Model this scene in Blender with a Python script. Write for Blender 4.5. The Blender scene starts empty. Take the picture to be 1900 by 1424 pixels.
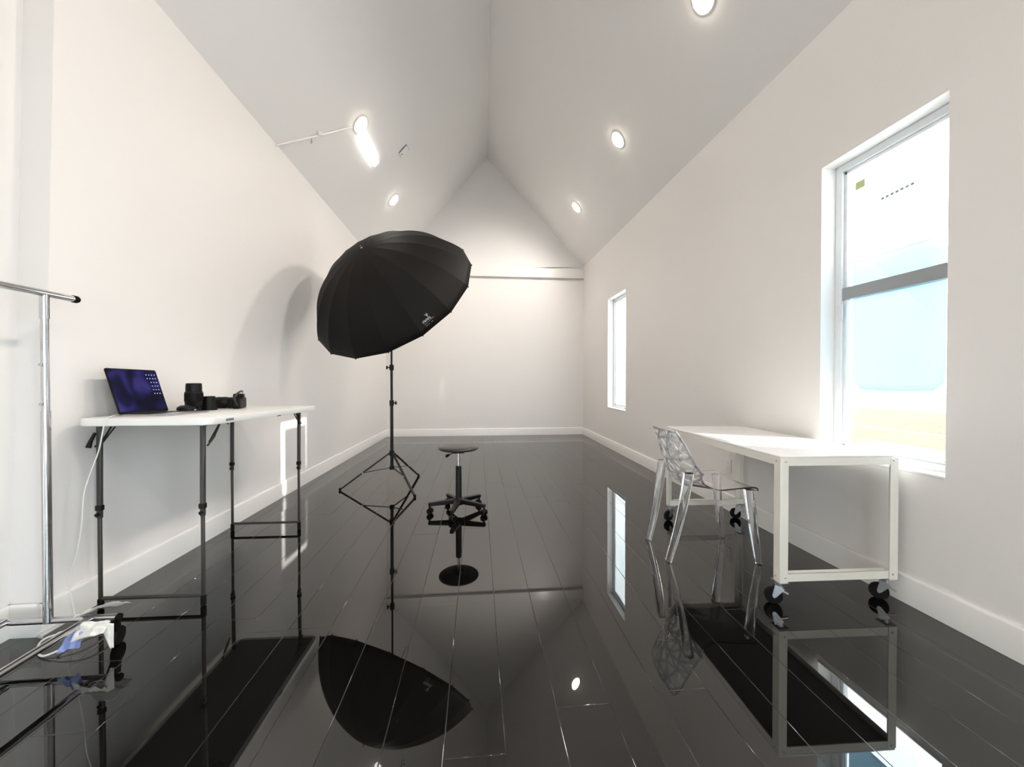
import bpy, bmesh, math, random
from mathutils import Vector, Matrix
from mathutils.geometry import delaunay_2d_cdt
random.seed(7)
C = bpy.context.scene.collection
PI = math.pi
V = Vector

# ---------------------------------------------------------------- materials
def mat(name, col, rough=.5, metal=0., spec=.5, trans=0., ior=1.5, coat=0., emit=None, estr=0., bump=None, noise=None):
    m = bpy.data.materials.new(name); m.use_nodes = True
    nt = m.node_tree; b = nt.nodes['Principled BSDF']
    b.inputs['Base Color'].default_value = (*col, 1)
    b.inputs['Roughness'].default_value = rough
    b.inputs['Metallic'].default_value = metal
    b.inputs['Specular IOR Level'].default_value = spec
    b.inputs['Transmission Weight'].default_value = trans
    b.inputs['IOR'].default_value = ior
    b.inputs['Coat Weight'].default_value = coat
    if emit:
        b.inputs['Emission Color'].default_value = (*emit, 1)
        b.inputs['Emission Strength'].default_value = estr
    tc = nt.nodes.new('ShaderNodeTexCoord')
    if noise:                      # (scale, amount) slight mottling of the material's own colour
        n = nt.nodes.new('ShaderNodeTexNoise'); n.inputs['Scale'].default_value = noise[0]
        nt.links.new(tc.outputs['Object'], n.inputs['Vector'])
        mx = nt.nodes.new('ShaderNodeMix'); mx.data_type = 'RGBA'
        a = [max(0, c*(1-noise[1])) for c in col]; z = [min(1, c*(1+noise[1])) for c in col]
        mx.inputs['A'].default_value = (*a, 1); mx.inputs['B'].default_value = (*z, 1)
        nt.links.new(n.outputs['Fac'], mx.inputs['Factor'])
        nt.links.new(mx.outputs['Result'], b.inputs['Base Color'])
    if bump:                       # (scale, strength, distance)
        n = nt.nodes.new('ShaderNodeTexNoise'); n.inputs['Scale'].default_value = bump[0]
        n.inputs['Detail'].default_value = 3
        nt.links.new(tc.outputs['Object'], n.inputs['Vector'])
        bp = nt.nodes.new('ShaderNodeBump'); bp.inputs['Strength'].default_value = bump[1]
        bp.inputs['Distance'].default_value = bump[2]
        nt.links.new(n.outputs['Fac'], bp.inputs['Height'])
        nt.links.new(bp.outputs['Normal'], b.inputs['Normal'])
    return m

M = {}
M['wall'] = mat('wall_paint', (.84, .806, .780), .42, spec=.35, bump=(90, .08, .002))
M['ceil'] = mat('ceiling_paint', (.81, .79, .775), .6, bump=(90, .08, .002))
M['trim'] = mat('trim_gloss', (.84, .82, .79), .25)
M['floor'] = mat('black_gloss_boards', (.003, .0028, .0026), .015, spec=.5, ior=1.8, bump=(2.2, .02, .004))
M['white_plastic'] = mat('white_plastic', (.83, .82, .79), .35, bump=(160, .1, .001))
M['white_metal'] = mat('white_powdercoat', (.85, .81, .73), .28, coat=.3)
M['white_gloss'] = mat('white_lacquer', (.85, .84, .81), .10, coat=.4)
M['dark_metal'] = mat('grey_hammered_metal', (.06, .057, .052), .42, metal=.5, bump=(300, .2, .001))
M['black_metal'] = mat('black_metal', (.005, .005, .005), .38, spec=.28)
M['black_plastic'] = mat('black_plastic', (.004, .004, .004), .42, spec=.22, noise=(40, .2))
M['black_rubber'] = mat('black_rubber', (.004, .004, .004), .7, spec=.2, noise=(60, .2))
M['black_fabric'] = mat('black_fabric', (.007, .006, .0055), .6, spec=.15, bump=(500, .3, .001))
M['vinyl'] = mat('black_vinyl', (.025, .025, .024), .33, bump=(120, .1, .001))
M['chrome'] = mat('chrome', (.60, .60, .61), .10, metal=1., noise=(30, .06))
M['steel'] = mat('zinc_steel', (.55, .56, .58), .28, metal=1., noise=(60, .1))
M['acrylic'] = mat('clear_acrylic', (.97, .97, .98), .03, trans=1., ior=1.47)
M['acrylic_lattice'] = mat('moulded_acrylic', (.97, .97, .98), .10, trans=.72, ior=1.4)
M['aluminium'] = mat('grey_aluminium', (.42, .42, .43), .35, metal=.8, noise=(90, .04))
M['white_cable'] = mat('white_cable', (.78, .78, .75), .45, noise=(50, .03))
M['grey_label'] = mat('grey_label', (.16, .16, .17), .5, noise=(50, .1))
M['print_white'] = mat('white_print', (.92, .91, .90), .6, noise=(80, .05))
M['bag_white'] = mat('white_bag', (.75, .73, .68), .45, bump=(25, .6, .01))
M['bag_blue'] = mat('blue_bag_print', (.26, .32, .60), .4, bump=(25, .6, .01))
M['tape'] = mat('yellow_green_tape', (.55, .62, .30), .6, noise=(50, .05))
M['rail_grey'] = mat('grey_vinyl_rail', (.34, .36, .37), .45, noise=(30, .03))
M['vinyl_frame'] = mat('white_vinyl_frame', (.80, .82, .84), .3, noise=(30, .02))
M['concrete'] = mat('pale_concrete', (.62, .60, .57), .85, noise=(6, .08))
M['lens_glass'] = mat('lens_glass', (.02, .02, .03), .03, coat=1.)
M['lamp'] = mat('lamp_disc', (1, .95, .86), .4, emit=(1., .90, .74), estr=22)
M['tube'] = mat('lit_tube', (1, 1, .98), .4, emit=(1., .98, .95), estr=6)

def film_mat(name, col, t):
    m = bpy.data.materials.new(name); m.use_nodes = True; nt = m.node_tree
    for n in list(nt.nodes): nt.nodes.remove(n)
    o = nt.nodes.new('ShaderNodeOutputMaterial'); mx = nt.nodes.new('ShaderNodeMixShader')
    d = nt.nodes.new('ShaderNodeBsdfDiffuse'); tr = nt.nodes.new('ShaderNodeBsdfTranslucent')
    no = nt.nodes.new('ShaderNodeTexNoise'); no.inputs['Scale'].default_value = 3
    mc = nt.nodes.new('ShaderNodeMix'); mc.data_type = 'RGBA'
    mc.inputs['A'].default_value = (*[c*.96 for c in col], 1); mc.inputs['B'].default_value = (*col, 1)
    nt.links.new(no.outputs['Fac'], mc.inputs['Factor'])
    for s in (d, tr): nt.links.new(mc.outputs['Result'], s.inputs['Color'])
    mx.inputs[0].default_value = t
    nt.links.new(d.outputs[0], mx.inputs[1]); nt.links.new(tr.outputs[0], mx.inputs[2])
    nt.links.new(mx.outputs[0], o.inputs[0]); return m
M['film_white'] = film_mat('white_paper', (.93, .95, .95), .7)
M['film_blue'] = film_mat('pale_blue_film', (.50, .66, .74), .55)

def glass_mat():
    m = bpy.data.materials.new('window_glass'); m.use_nodes = True; nt = m.node_tree
    for n in list(nt.nodes): nt.nodes.remove(n)
    o = nt.nodes.new('ShaderNodeOutputMaterial'); mx = nt.nodes.new('ShaderNodeMixShader')
    t = nt.nodes.new('ShaderNodeBsdfTransparent'); t.inputs[0].default_value = (.95, .97, .97, 1)
    g = nt.nodes.new('ShaderNodeBsdfGlossy'); g.inputs['Roughness'].default_value = .02
    lw = nt.nodes.new('ShaderNodeLayerWeight'); lw.inputs['Blend'].default_value = .5
    pw = nt.nodes.new('ShaderNodeMath'); pw.operation = 'POWER'; pw.inputs[1].default_value = 5
    f = nt.nodes.new('ShaderNodeMath'); f.operation = 'MULTIPLY_ADD'; f.inputs[1].default_value = .8; f.inputs[2].default_value = .04
    nt.links.new(lw.outputs['Facing'], pw.inputs[0]); nt.links.new(pw.outputs[0], f.inputs[0])
    nt.links.new(f.outputs[0], mx.inputs[0]); nt.links.new(t.outputs[0], mx.inputs[1]); nt.links.new(g.outputs[0], mx.inputs[2])
    nt.links.new(mx.outputs[0], o.inputs[0]); return m
M['glass'] = glass_mat()

def wood_mat():
    m = mat('pale_pine_boards', (.62, .52, .33), .7); nt = m.node_tree; b = nt.nodes['Principled BSDF']
    tc = nt.nodes.new('ShaderNodeTexCoord'); mp = nt.nodes.new('ShaderNodeMapping'); mp.inputs['Scale'].default_value = (3, 1.2, 22)
    n = nt.nodes.new('ShaderNodeTexNoise'); n.inputs['Scale'].default_value = 2; n.inputs['Detail'].default_value = 5
    r = nt.nodes.new('ShaderNodeValToRGB'); r.color_ramp.elements[0].color = (.15, .13, .09, 1); r.color_ramp.elements[1].color = (.22, .195, .145, 1)
    nt.links.new(tc.outputs['Object'], mp.inputs['Vector']); nt.links.new(mp.outputs[0], n.inputs['Vector'])
    nt.links.new(n.outputs['Fac'], r.inputs[0]); nt.links.new(r.outputs[0], b.inputs['Base Color']); return m
M['wood'] = wood_mat()

def display_mat():
    """a dark blue and violet desktop picture, procedural, in the display's own generated coordinates"""
    m = mat('display_picture', (.01, .01, .02), .12, coat=.3); nt = m.node_tree; b = nt.nodes['Principled BSDF']
    tc = nt.nodes.new('ShaderNodeTexCoord'); mp = nt.nodes.new('ShaderNodeMapping')
    mp.inputs['Rotation'].default_value = (.5, 0, 0); mp.inputs['Scale'].default_value = (1, 1.6, .45)
    n = nt.nodes.new('ShaderNodeTexNoise'); n.inputs['Scale'].default_value = 1.7; n.inputs['Detail'].default_value = .6; n.inputs['Distortion'].default_value = .7
    r = nt.nodes.new('ShaderNodeValToRGB'); e = r.color_ramp.elements
    e[0].position = .36; e[0].color = (.001, .001, .006, 1); e[1].position = .72; e[1].color = (.07, .06, .30, 1)
    q = e.new(.50); q.color = (.012, .010, .07, 1); q = e.new(.60); q.color = (.04, .03, .22, 1)
    nt.links.new(tc.outputs['Generated'], mp.inputs['Vector']); nt.links.new(mp.outputs[0], n.inputs['Vector'])
    nt.links.new(n.outputs['Fac'], r.inputs[0]); nt.links.new(r.outputs[0], b.inputs['Emission Color'])
    b.inputs['Emission Strength'].default_value = .5; return m
M['display'] = display_mat()
M['icon'] = mat('desktop_icon', (.3, .35, .6), .4, emit=(.55, .62, .95), estr=.6)

# ---------------------------------------------------------------- mesh builder
class MB:
    def __init__(s): s.v = []; s.f = []
    def add(s, vs, fs):
        o = len(s.v); s.v += [tuple(v) for v in vs]; s.f += [tuple(i+o for i in f) for f in fs]; return s
    def box(s, a, b):
        x0, y0, z0 = a; x1, y1, z1 = b
        return s.hexa([(x0,y0,z0),(x1,y0,z0),(x1,y1,z0),(x0,y1,z0),(x0,y0,z1),(x1,y0,z1),(x1,y1,z1),(x0,y1,z1)])
    def hexa(s, p):
        return s.add(p, [(3,2,1,0),(4,5,6,7),(0,1,5,4),(1,2,6,5),(2,3,7,6),(3,0,4,7)])
    def frame(s, d, up=V((0, 0, 1))):
        d = d.normalized()
        if abs(d.dot(up)) > .98: up = V((1, 0, 0))
        u = d.cross(up).normalized(); return u, u.cross(d).normalized()
    def tube(s, pts, r, n=12, closed=False, flat=1.):
        pts = [V(p) for p in pts]; N = len(pts)
        rs = r if isinstance(r, (list, tuple)) else [r]*N
        vs = []; pu = None
        for i, p in enumerate(pts):
            if closed: d = pts[(i+1) % N]-pts[i-1]
            else: d = pts[min(i+1, N-1)]-pts[max(i-1, 0)]
            d = d.normalized()
            if pu is None: u, w = s.frame(d)
            else:
                u = (pu-d*pu.dot(d)).normalized(); w = u.cross(d).normalized()
            pu = u
            for k in range(n):
                a = 2*PI*k/n; vs.append(p+(u*math.cos(a)+w*math.sin(a)*flat)*rs[i])
        fs = []
        for i in range(N if closed else N-1):
            j = (i+1) % N
            for k in range(n): fs.append((i*n+k, j*n+k, j*n+(k+1) % n, i*n+(k+1) % n))
        if not closed:
            fs.append(tuple(range(n))); fs.append(tuple((N-1)*n+k for k in reversed(range(n))))
        return s.add(vs, fs)
    def cyl(s, a, b, r, r2=None, n=20):
        return s.tube([a, b], [r, r if r2 is None else r2], n)
    def lathe(s, prof, base=(0, 0, 0), axis=(0, 0, 1), n=32):
        base = V(base); ax = V(axis).normalized(); u, w = s.frame(ax); vs = []
        for r, h in prof:
            for k in range(n):
                a = 2*PI*k/n; vs.append(base+ax*h+(u*math.cos(a)+w*math.sin(a))*max(r, 1e-5))
        fs = []
        for i in range(len(prof)-1):
            for k in range(n): fs.append((i*n+k, i*n+(k+1) % n, (i+1)*n+(k+1) % n, (i+1)*n+k))
        fs.append(tuple(reversed(range(n)))); fs.append(tuple((len(prof)-1)*n+k for k in range(n)))
        return s.add(vs, fs)
    def bar(s, a, b, w, t, up=(0, 0, 1), w2=None, t2=None):
        a = V(a); b = V(b); u, q = s.frame(b-a, V(up)); w2 = w2 or w; t2 = t2 or t
        p = []
        for c, ww, tt in ((a, w, t), (b, w2, t2)):
            p += [c-u*ww/2-q*tt/2, c+u*ww/2-q*tt/2, c+u*ww/2+q*tt/2, c-u*ww/2+q*tt/2]
        return s.hexa(p)
    def prism(s, poly, z0, z1):
        n = len(poly); vs = [(x, y, z0) for x, y in poly]+[(x, y, z1) for x, y in poly]
        return s.add(vs, [tuple(reversed(range(n))), tuple(range(n, 2*n))]+[(i, (i+1) % n, n+(i+1) % n, n+i) for i in range(n)])
    def build(s, name, m, parent=None, bevel=0, smooth=35, loc=None, seg=2):
        me = bpy.data.meshes.new(name); me.from_pydata(s.v, [], s.f); me.validate()
        bm = bmesh.new(); bm.from_mesh(me); bmesh.ops.recalc_face_normals(bm, faces=bm.faces); bm.to_mesh(me); bm.free()
        for p in me.polygons: p.use_smooth = True
        me.set_sharp_from_angle(angle=math.radians(smooth))
        me.materials.append(M[m]); o = bpy.data.objects.new(name, me); C.objects.link(o)
        if parent is not None: o.parent = parent
        if loc: o.location = loc
        if bevel:
            b = o.modifiers.new('bevel', 'BEVEL'); b.width = bevel; b.segments = seg; b.limit_method = 'ANGLE'; b.angle_limit = math.radians(40)
            b.harden_normals = False
        return o
def tag(o, label, cat, group=None, kind=None):
    o['label'] = label; o['category'] = cat
    if group: o['group'] = group
    if kind: o['kind'] = kind
    return o
def thing(name, label, cat, loc=(0, 0, 0), rz=0, group=None, rot=None):
    o = bpy.data.objects.new(name, None); C.objects.link(o); o.location = loc
    o.rotation_euler = rot if rot else (0, 0, rz); o.empty_display_size = .1
    return tag(o, label, cat, group)
def struct(o, label=None):
    o['kind'] = 'structure'
    if label: o['label'] = label
    return o
def dup(root, loc, rz=None, label=None):
    r = root.copy(); C.objects.link(r); r.location = loc
    if rz is not None: r.rotation_euler = (0, 0, rz)
    if label: r['label'] = label
    for ch in list(root.children):
        c = ch.copy(); C.objects.link(c); c.parent = r
        for g in ch.children:
            d = g.copy(); C.objects.link(d); d.parent = c
    return r
def rrect(x0, y0, x1, y1, r, n=6):
    out = []
    for cx, cy, a0 in ((x1-r, y0+r, -90), (x1-r, y1-r, 0), (x0+r, y1-r, 90), (x0+r, y0+r, 180)):
        for k in range(n+1):
            a = math.radians(a0+90*k/n); out.append((cx+r*math.cos(a), cy+r*math.sin(a)))
    return out

# ---------------------------------------------------------------- room shell
H = 1.13                      # camera height
D = 7.838                     # far wall
YB = -3.2                     # wall behind the camera
XR = 2.166
ZT = H+4.479
def LX(y): return -1.926+.122*(y-1.8)/(D-1.8)
def ZL(y): return H+2.28-.20*(y-1.8)/(D-1.8)
def ZR(y): return H+2.19+.13*(y-1.8)/(D-1.8)
def XM(y): return (LX(y)+XR)/2
def ceil_z(x, y):
    xm = XM(y)
    return ZL(y)+(ZT-ZL(y))*(x-LX(y))/(xm-LX(y)) if x < xm else ZR(y)+(ZT-ZR(y))*(XR-x)/(XR-xm)
def ceil_n(x, y):
    e = .01; a = V((e, 0, ceil_z(x+e, y)-ceil_z(x, y))); b = V((0, e, ceil_z(x, y+e)-ceil_z(x, y)))
    return -(a.cross(b)).normalized()

# floor: one mesh of long boards with eased edges
def make_floor():
    m = MB(); P = .187; x = .082-P*12; e = .0013; dz = .0012; g = .00012
    while x < XR+.3:
        y = YB-.1-random.random()*2
        while y < D+.1:
            L = random.uniform(1.8, 3.6); y1 = min(y+L, D+.15); t = random.uniform(-.00012, .00012)
            x0, x1 = x+g, x+P-g; a, b = y+g, y1-g
            za, zb = t, -t
            rings = [(0, -.012), (0, -dz), (e*.12, -dz*.55), (e*.42, -dz*.16), (e, 0), (e+.0008, 0)]
            vs = []
            for ins, z in rings:
                zt = 1 if z > -.005 else 0
                vs += [(x0+ins, a+ins, z+za*zt), (x1-ins, a+ins, z+zb*zt), (x1-ins, b-ins, z+zb*zt), (x0+ins, b-ins, z+za*zt)]
            n = len(rings); fs = [(4*n-4, 4*n-3, 4*n-2, 4*n-1)]
            for q in range(n-1):
                for c in range(4): fs.append((4*q+c, 4*q+(c+1) % 4, 4*q+4+(c+1) % 4, 4*q+4+c))
            m.add(vs, fs)
            y = y1
        x += P
    m.box((-2.5, YB-.2, -.06), (XR+.3, D+.2, -.02))
    o = m.build('floor', 'floor', smooth=80)
    return struct(o, 'black gloss painted floorboards')
make_floor()

# walls
yw = 1.877
m = MB()      # left wall, ends in a return at its near end
m.hexa([(LX(yw)-.4, yw, 0), (LX(yw), yw, 0), (LX(D), D, 0), (LX(D)-.4, D, 0),
        (LX(yw)-.4, yw+.10, 4), (LX(yw), yw+.10, ZL(yw)+.02), (LX(D), D, ZL(D)+.02), (LX(D)-.4, D, 4)])
struct(m.build('wall_left', 'wall'))
m = MB(); m.box((-2.35, YB, 0), (-2.05, yw+.16, ZL(yw)+.15)); struct(m.build('wall_left_near', 'wall'))
wins = [(-2.95, -1.25, .06, 2.50), (1.613, 2.278, .666, 2.465), (5.53, 6.317, .66, 2.465)]  # the first opening, unseen behind the camera, is added for its daylight
WT = .17
def wall_right():
    m = MB()
    ys = [YB]
    for w in wins: ys += [w[0], w[1]]
    ys.append(D+.2)
    def seg(y0, y1, z0, z1=None):
        t0 = ZR(y0)+.02 if z1 is None else z1; t1 = ZR(y1)+.02 if z1 is None else z1
        m.hexa([(XR, y0, z0), (XR+WT, y0, z0), (XR+WT, y1, z0), (XR, y1, z0), (XR, y0, t0), (XR+WT, y0, t0), (XR+WT, y1, t1), (XR, y1, t1)])
    for i in range(len(ys)-1):
        w = [w for w in wins if w[0] == ys[i]]
        if w: seg(ys[i], ys[i+1], 0, w[0][2]); seg(ys[i], ys[i+1], w[0][3])
        else: seg(ys[i], ys[i+1], 0)
    return struct(m.build('wall_right', 'wall'))
wall_right()
m = MB(); m.box((-2.2, D, 0), (XR+.1, D+.2, 3.3)); struct(m.build('wall_back', 'wall'))
m = MB()
m.add([(-2.2, D, 3.3), (XR+.1, D, 3.3), (XR+.1, D, ZR(D)), (XM(D), D, ZT+.06), (-2.2, D, ZL(D)),
       (-2.2, D+.2, 3.3), (XR+.1, D+.2, 3.3), (XR+.1, D+.2, ZR(D)), (XM(D), D+.2, ZT+.06), (-2.2, D+.2, ZL(D))],
      [(0, 1, 2, 3, 4), (9, 8, 7, 6, 5)]+[(i, (i+1) % 5, 5+(i+1) % 5, 5+i) for i in range(5)])
struct(m.build('wall_gable', 'ceil'))
m = MB()      # wall behind the camera; its unseen glazed doorway is added to let in daylight
m.box((-2.4, YB-.2, 0), (-.5, YB, 6)); m.box((.9, YB-.2, 0), (XR+.2, YB, 6)); m.box((-.5, YB-.2, 2.2), (.9, YB, 6))
struct(m.build('wall_front', 'wall'))
dr = MB().box((-.5, YB-.12, 0), (-.42, YB-.04, 2.2)).box((.82, YB-.12, 0), (.9, YB-.04, 2.2)).box((-.42, YB-.12, 2.12), (.82, YB-.04, 2.2)).box((.16, YB-.12, 0), (.24, YB-.04, 2.12)).build('added_door', 'vinyl_frame', bevel=.004)
struct(dr)
MB().box((-.42, YB-.085, .0), (.82, YB-.078, 2.12)).build('added_door_glass', 'glass', dr)

# ceiling: two sloping planes that meet in the ridge
m = MB(); ny, nx = 24, 8
for side in (0, 1):
    vs = []
    for i in range(ny+1):
        y = YB-.2+(D+.2-YB+.2)*i/ny
        for j in range(nx+1):
            x0 = LX(y)-.5 if side == 0 else XM(y); x1 = XM(y) if side == 0 else XR+.25
            x = x0+(x1-x0)*j/nx; vs.append((x, y, ceil_z(x, y)))
    top = [(a, b, c+.12) for a, b, c in vs]; n0 = len(vs)
    fs = [(i*(nx+1)+j, i*(nx+1)+j+1, (i+1)*(nx+1)+j+1, (i+1)*(nx+1)+j) for i in range(ny) for j in range(nx)]
    m.add(vs, fs); m.add(top, fs)
o = m.build('ceiling', 'ceil'); struct(o)

# ledge board on the far wall
m = MB(); m.hexa([(-1.85, D-.07, 3.20), (XR, D-.07, 3.195), (XR, D, 3.195), (-1.85, D, 3.20), (-1.85, D-.07, 3.40), (XR, D-.07, 3.385), (XR, D, 3.40), (-1.85, D, 3.42)])
struct(m.build('trim_1', 'trim', bevel=.004))

# baseboards
def baseboard(name, p0, p1, nrm, h=.142, t=.017):
    p0 = V((*p0, 0)); p1 = V((*p1, 0)); n = V((*nrm, 0)).normalized()
    prof = [(0, 0), (t, 0), (t, h-.012), (t-.003, h-.004), (t-.008, h), (0, h)]
    vs = [p+n*a+V((0, 0, z)) for p in (p0, p1) for a, z in prof]; k = len(prof)
    m = MB(); m.add(vs, [tuple(range(k)), tuple(reversed(range(k, 2*k)))]+[(i, (i+1) % k, k+(i+1) % k, k+i) for i in range(k)])
    return struct(m.build(name, 'trim'))
baseboard('baseboard_left', (LX(yw), yw-.016), (LX(D), D), (1, 0))
baseboard('baseboard_left_return', (-2.05, yw), (LX(yw)+.0163, yw), (0, -1))
baseboard('baseboard_left_near', (-2.05, YB), (-2.05, yw), (1, 0))
baseboard('baseboard_right', (XR, YB), (XR, D), (-1, 0))
baseboard('baseboard_back', (-1.85, D), (XR, D), (0, -1))

# windows
for i, (y0, y1, z0, z1) in enumerate([wins[1], wins[2], wins[0]]):
    xf = XR+.095; fw = .045
    m = MB()
    m.box((xf, y0, z0), (xf+.06, y0+fw, z1)); m.box((xf, y1-fw, z0), (xf+.06, y1, z1))
    m.box((xf, y0+fw, z1-fw), (xf+.06, y1-fw, z1)); m.box((xf, y0+fw, z0), (xf+.06, y1-fw, z0+fw))
    for a, b in ((y0+fw, y0+fw+.02), (y1-fw-.02, y1-fw)): m.box((xf+.015, a, z0+fw), (xf+.05, b, z1-fw))
    m.box((xf+.015, y0+fw, z1-fw-.02), (xf+.05, y1-fw, z1-fw)); m.box((xf+.015, y0+fw, z0+fw), (xf+.05, y1-fw, z0+fw+.02))
    w = struct(m.build('window_%d' % (i+1), 'vinyl_frame', bevel=.003), ['tall window beside the white desk', 'tall window near the far end', 'added glazed opening behind the camera, for daylight'][i])
    MB().box((xf+.030, y0+fw, z0+fw), (xf+.034, y1-fw, z1-fw)).build('window_pane', 'glass', w)
    if i == 0:
        MB().box((xf+.005, y0+fw, 1.625), (xf+.055, y1-fw, 1.70)).build('meeting_rail', 'rail_grey', w, bevel=.004)
        MB().box((xf-.006, y1-fw-.012, 1.50), (xf+.004, y1-fw+.012, 1.60)).build('sash_latch', 'vinyl_frame', w, bevel=.003)
    MB().box((XR-.003, y0+.0005, z0-.004), (xf+.01, y1-.0005, z0+.010)).build('window_sill', 'trim', w, bevel=.003)
# paper and film hung over the near window
def sheet(name, y0, y1, z0, z1, x, mt, curl, label, cat):
    m = MB(); ny_, nz = 14, 20; vs = []
    for k in range(nz+1):
        for j in range(ny_+1):
            u = j/ny_; v = k/nz
            y = y0+(y1-y0)*u; z = z0+(z1-z0)*v
            if curl:
                r = .05
                if v < .08:
                    d = r*(1-math.sqrt(max(0, 1-(1-v/.08)**2)))
                    y = max(y0+d, min(y1-d, y))
                z += .012*math.sin(PI*u)*(1-v)*-1
            vs.append((x+.004*math.sin(u*7+v*3), y, z))
    fs = [(k*(ny_+1)+j, k*(ny_+1)+j+1, (k+1)*(ny_+1)+j+1, (k+1)*(ny_+1)+j) for k in range(nz) for j in range(ny_)]
    m.add(vs, fs); o = m.build(name, mt)
    s = o.modifiers.new('thick', 'SOLIDIFY'); s.thickness = .0012
    return tag(o, label, cat)
xg = XR+.118
o = sheet('paper_sheet', 1.745, 2.205, 1.835, 2.335, xg-.006, 'film_white', 0, 'white translucent paper covering the upper glass of the near window', 'paper')
MB().box((xg-.0145, 2.10, 2.27), (xg-.012, 2.155, 2.315)).build('tape', 'tape', o)
m = MB()
for k in range(7): m.box((xg-.0145, 1.84+k*.025, 2.150-k*.0012), (xg-.013, 1.856+k*.025, 2.164-k*.0012))
m.box((xg-.0145, 1.86, 2.128), (xg-.013, 2.0, 2.132))
m.build('printed_line', 'rail_grey', o)
sheet('paper_sheet', 5.60, 6.25, .79, 2.40, xg-.006, 'film_white', 0, 'white translucent paper covering the glass of the far window', 'paper')
sheet('window_film', 1.725, 2.205, 1.075, 1.865, xg+.026, 'film_blue', True, 'pale blue translucent film over the lower glass, rounded bottom corners', 'window film')

# outside
m = MB(); m.box((XR+WT, -14, -.25), (40, 30, -.15)); struct(m.build('ground', 'concrete'))
m = MB()
for k in range(6): m.box((3.40+.004*(k % 2), -1.5, -.14+k*.172), (3.43+.004*(k % 2), 6.4, .024+k*.172))
f = tag(m.build('board_fence', 'wood', bevel=.003), 'low pale wooden board fence outside the near window', 'fence')
for y in (-1.4, 1.1, 3.6, 6.2): MB().box((3.44, y, -.15), (3.53, y+.09, .88)).build('fence_post', 'wood', f)
m = MB(); m.box((-3, YB-12, -.1), (4, YB-.2, -.02)); struct(m.build('ground_front', 'concrete'))

# outlet on the right wall
o = thing('wall_outlet', 'white electrical outlet plate on the right wall under the desk', 'outlet', (XR-.001, 3.17, .385))
MB().box((-.006, -.036, -.06), (0, .036, .06)).build('plate', 'white_plastic', o, bevel=.002)
for s in (-1, 1): MB().lathe([(.016, 0), (.016, .003)], (-.005, 0, s*.022), (-1, 0, 0), 16).build('socket', 'trim', o)

# ---------------------------------------------------------------- ceiling lamps
def downlight(x, y, label):
    z = ceil_z(x, y); n = ceil_n(x, y)
    if n.z > 0: n = -n
    o = bpy.data.objects.new('recessed_light', None); C.objects.link(o); o.location = (x, y, z)
    o.rotation_euler = V((0, 0, 1)).rotation_difference(n).to_euler()
    tag(o, label, 'ceiling light', 'recessed ceiling lights')
    MB().lathe([(.087, .001), (.104, .001), (.108, .003), (.104, .007), (.093, .009), (.087, .004)], n=40).build('trim_ring', 'trim', o)
    MB().lathe([(.086, .001), (.084, .012), (.072, .026), (.045, .038), (.0, .043)], n=40).build('lamp_disc', 'lamp', o)
    L = bpy.data.lights.new('recessed_lamp', 'SPOT'); L.energy = SPOT if x > 0 else SPOT*(.7 if y > 6 else .16); L.spot_size = math.radians(138); L.spot_blend = 1; L.shadow_soft_size = .08
    L.color = (1, .92, .85); lo = bpy.data.objects.new('recessed_lamp', L); C.objects.link(lo)
    lo.location = V((x, y, z))+n*.12; d = (n*.85+V((0, .38 if y > 6 else .10, -.15))).normalized()
    lo.rotation_euler = V((0, 0, -1)).rotation_difference(d).to_euler()
SPOT = 112
for x, y, l in ((1.645, 2.724, 'right-hand recessed ceiling light nearest the camera, cut by the top edge'),
                (1.645, 4.452, 'middle recessed light on the right slope of the ceiling'),
                (1.637, 6.34, 'small far recessed light on the right slope of the ceiling'),
                (-1.30, 4.47, 'recessed light on the left slope beside the lit tube fixture'),
                (-1.295, 6.136, 'far recessed light on the left slope above the umbrella'),
                (-1.30, 2.72, 'recessed light on the left slope above the folding table'),
                (1.645, .95, 'recessed light on the right slope over the camera'),
                (-1.30, .95, 'recessed light on the left slope over the camera'),
                (1.645, -1.0, 'recessed light on the right slope behind the camera'),
                (-1.30, -1.0, 'recessed light on the left slope behind the camera')):
    downlight(x, y, l)

# batten lamp and its conduit
def on_ceil(x, y, off=0):
    n = ceil_n(x, y); n = -n if n.z > 0 else n
    return V((x, y, ceil_z(x, y)))+n*off
a = on_ceil(-1.335, 4.60); b = on_ceil(-1.315, 5.15)
o = thing('batten_light', 'lit white tube fixture on the left slope of the ceiling', 'ceiling light', a)
up = -ceil_n(-1.3, 4.8)
MB().bar(up*-.0, (b-a), .10, .012, up=tuple(up)).build('housing', 'white_metal', o, bevel=.003)
nn = ceil_n(-1.3, 4.8); nn = -nn if nn.z > 0 else nn
MB().bar(nn*.024+(b-a)*.01, nn*.024+(b-a)*.99, .084, .034, up=tuple(nn)).build('diffuser', 'tube', o, bevel=.010, seg=3)
pts = [on_ceil(x, y, .012) for x, y in ((-1.375, 4.385), (-1.45, 4.30), (-1.6, 4.145), (-1.75, 3.985), (-1.893, 3.83))]
o = tag(MB().tube(pts, .010, 8).build('conduit', 'trim'), 'thin white conduit running from the tube fixture to the left wall', 'conduit')
MB().tube([on_ceil(-1.62, 4.09, .012), on_ceil(-1.60, 4.13, .012)], .022, 10).build('coupling', 'trim', o)
MB().tube([on_ceil(-1.66, 4.06, .012), on_ceil(-1.70, 4.10, .03), on_ceil(-1.68, 4.12, .012)], .003, 6).build('loose_wire', 'steel', o)
dn = ceil_n(-1.015, 5.432); dn = -dn if dn.z > 0 else dn
p = on_ceil(-1.015, 5.432)
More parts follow.
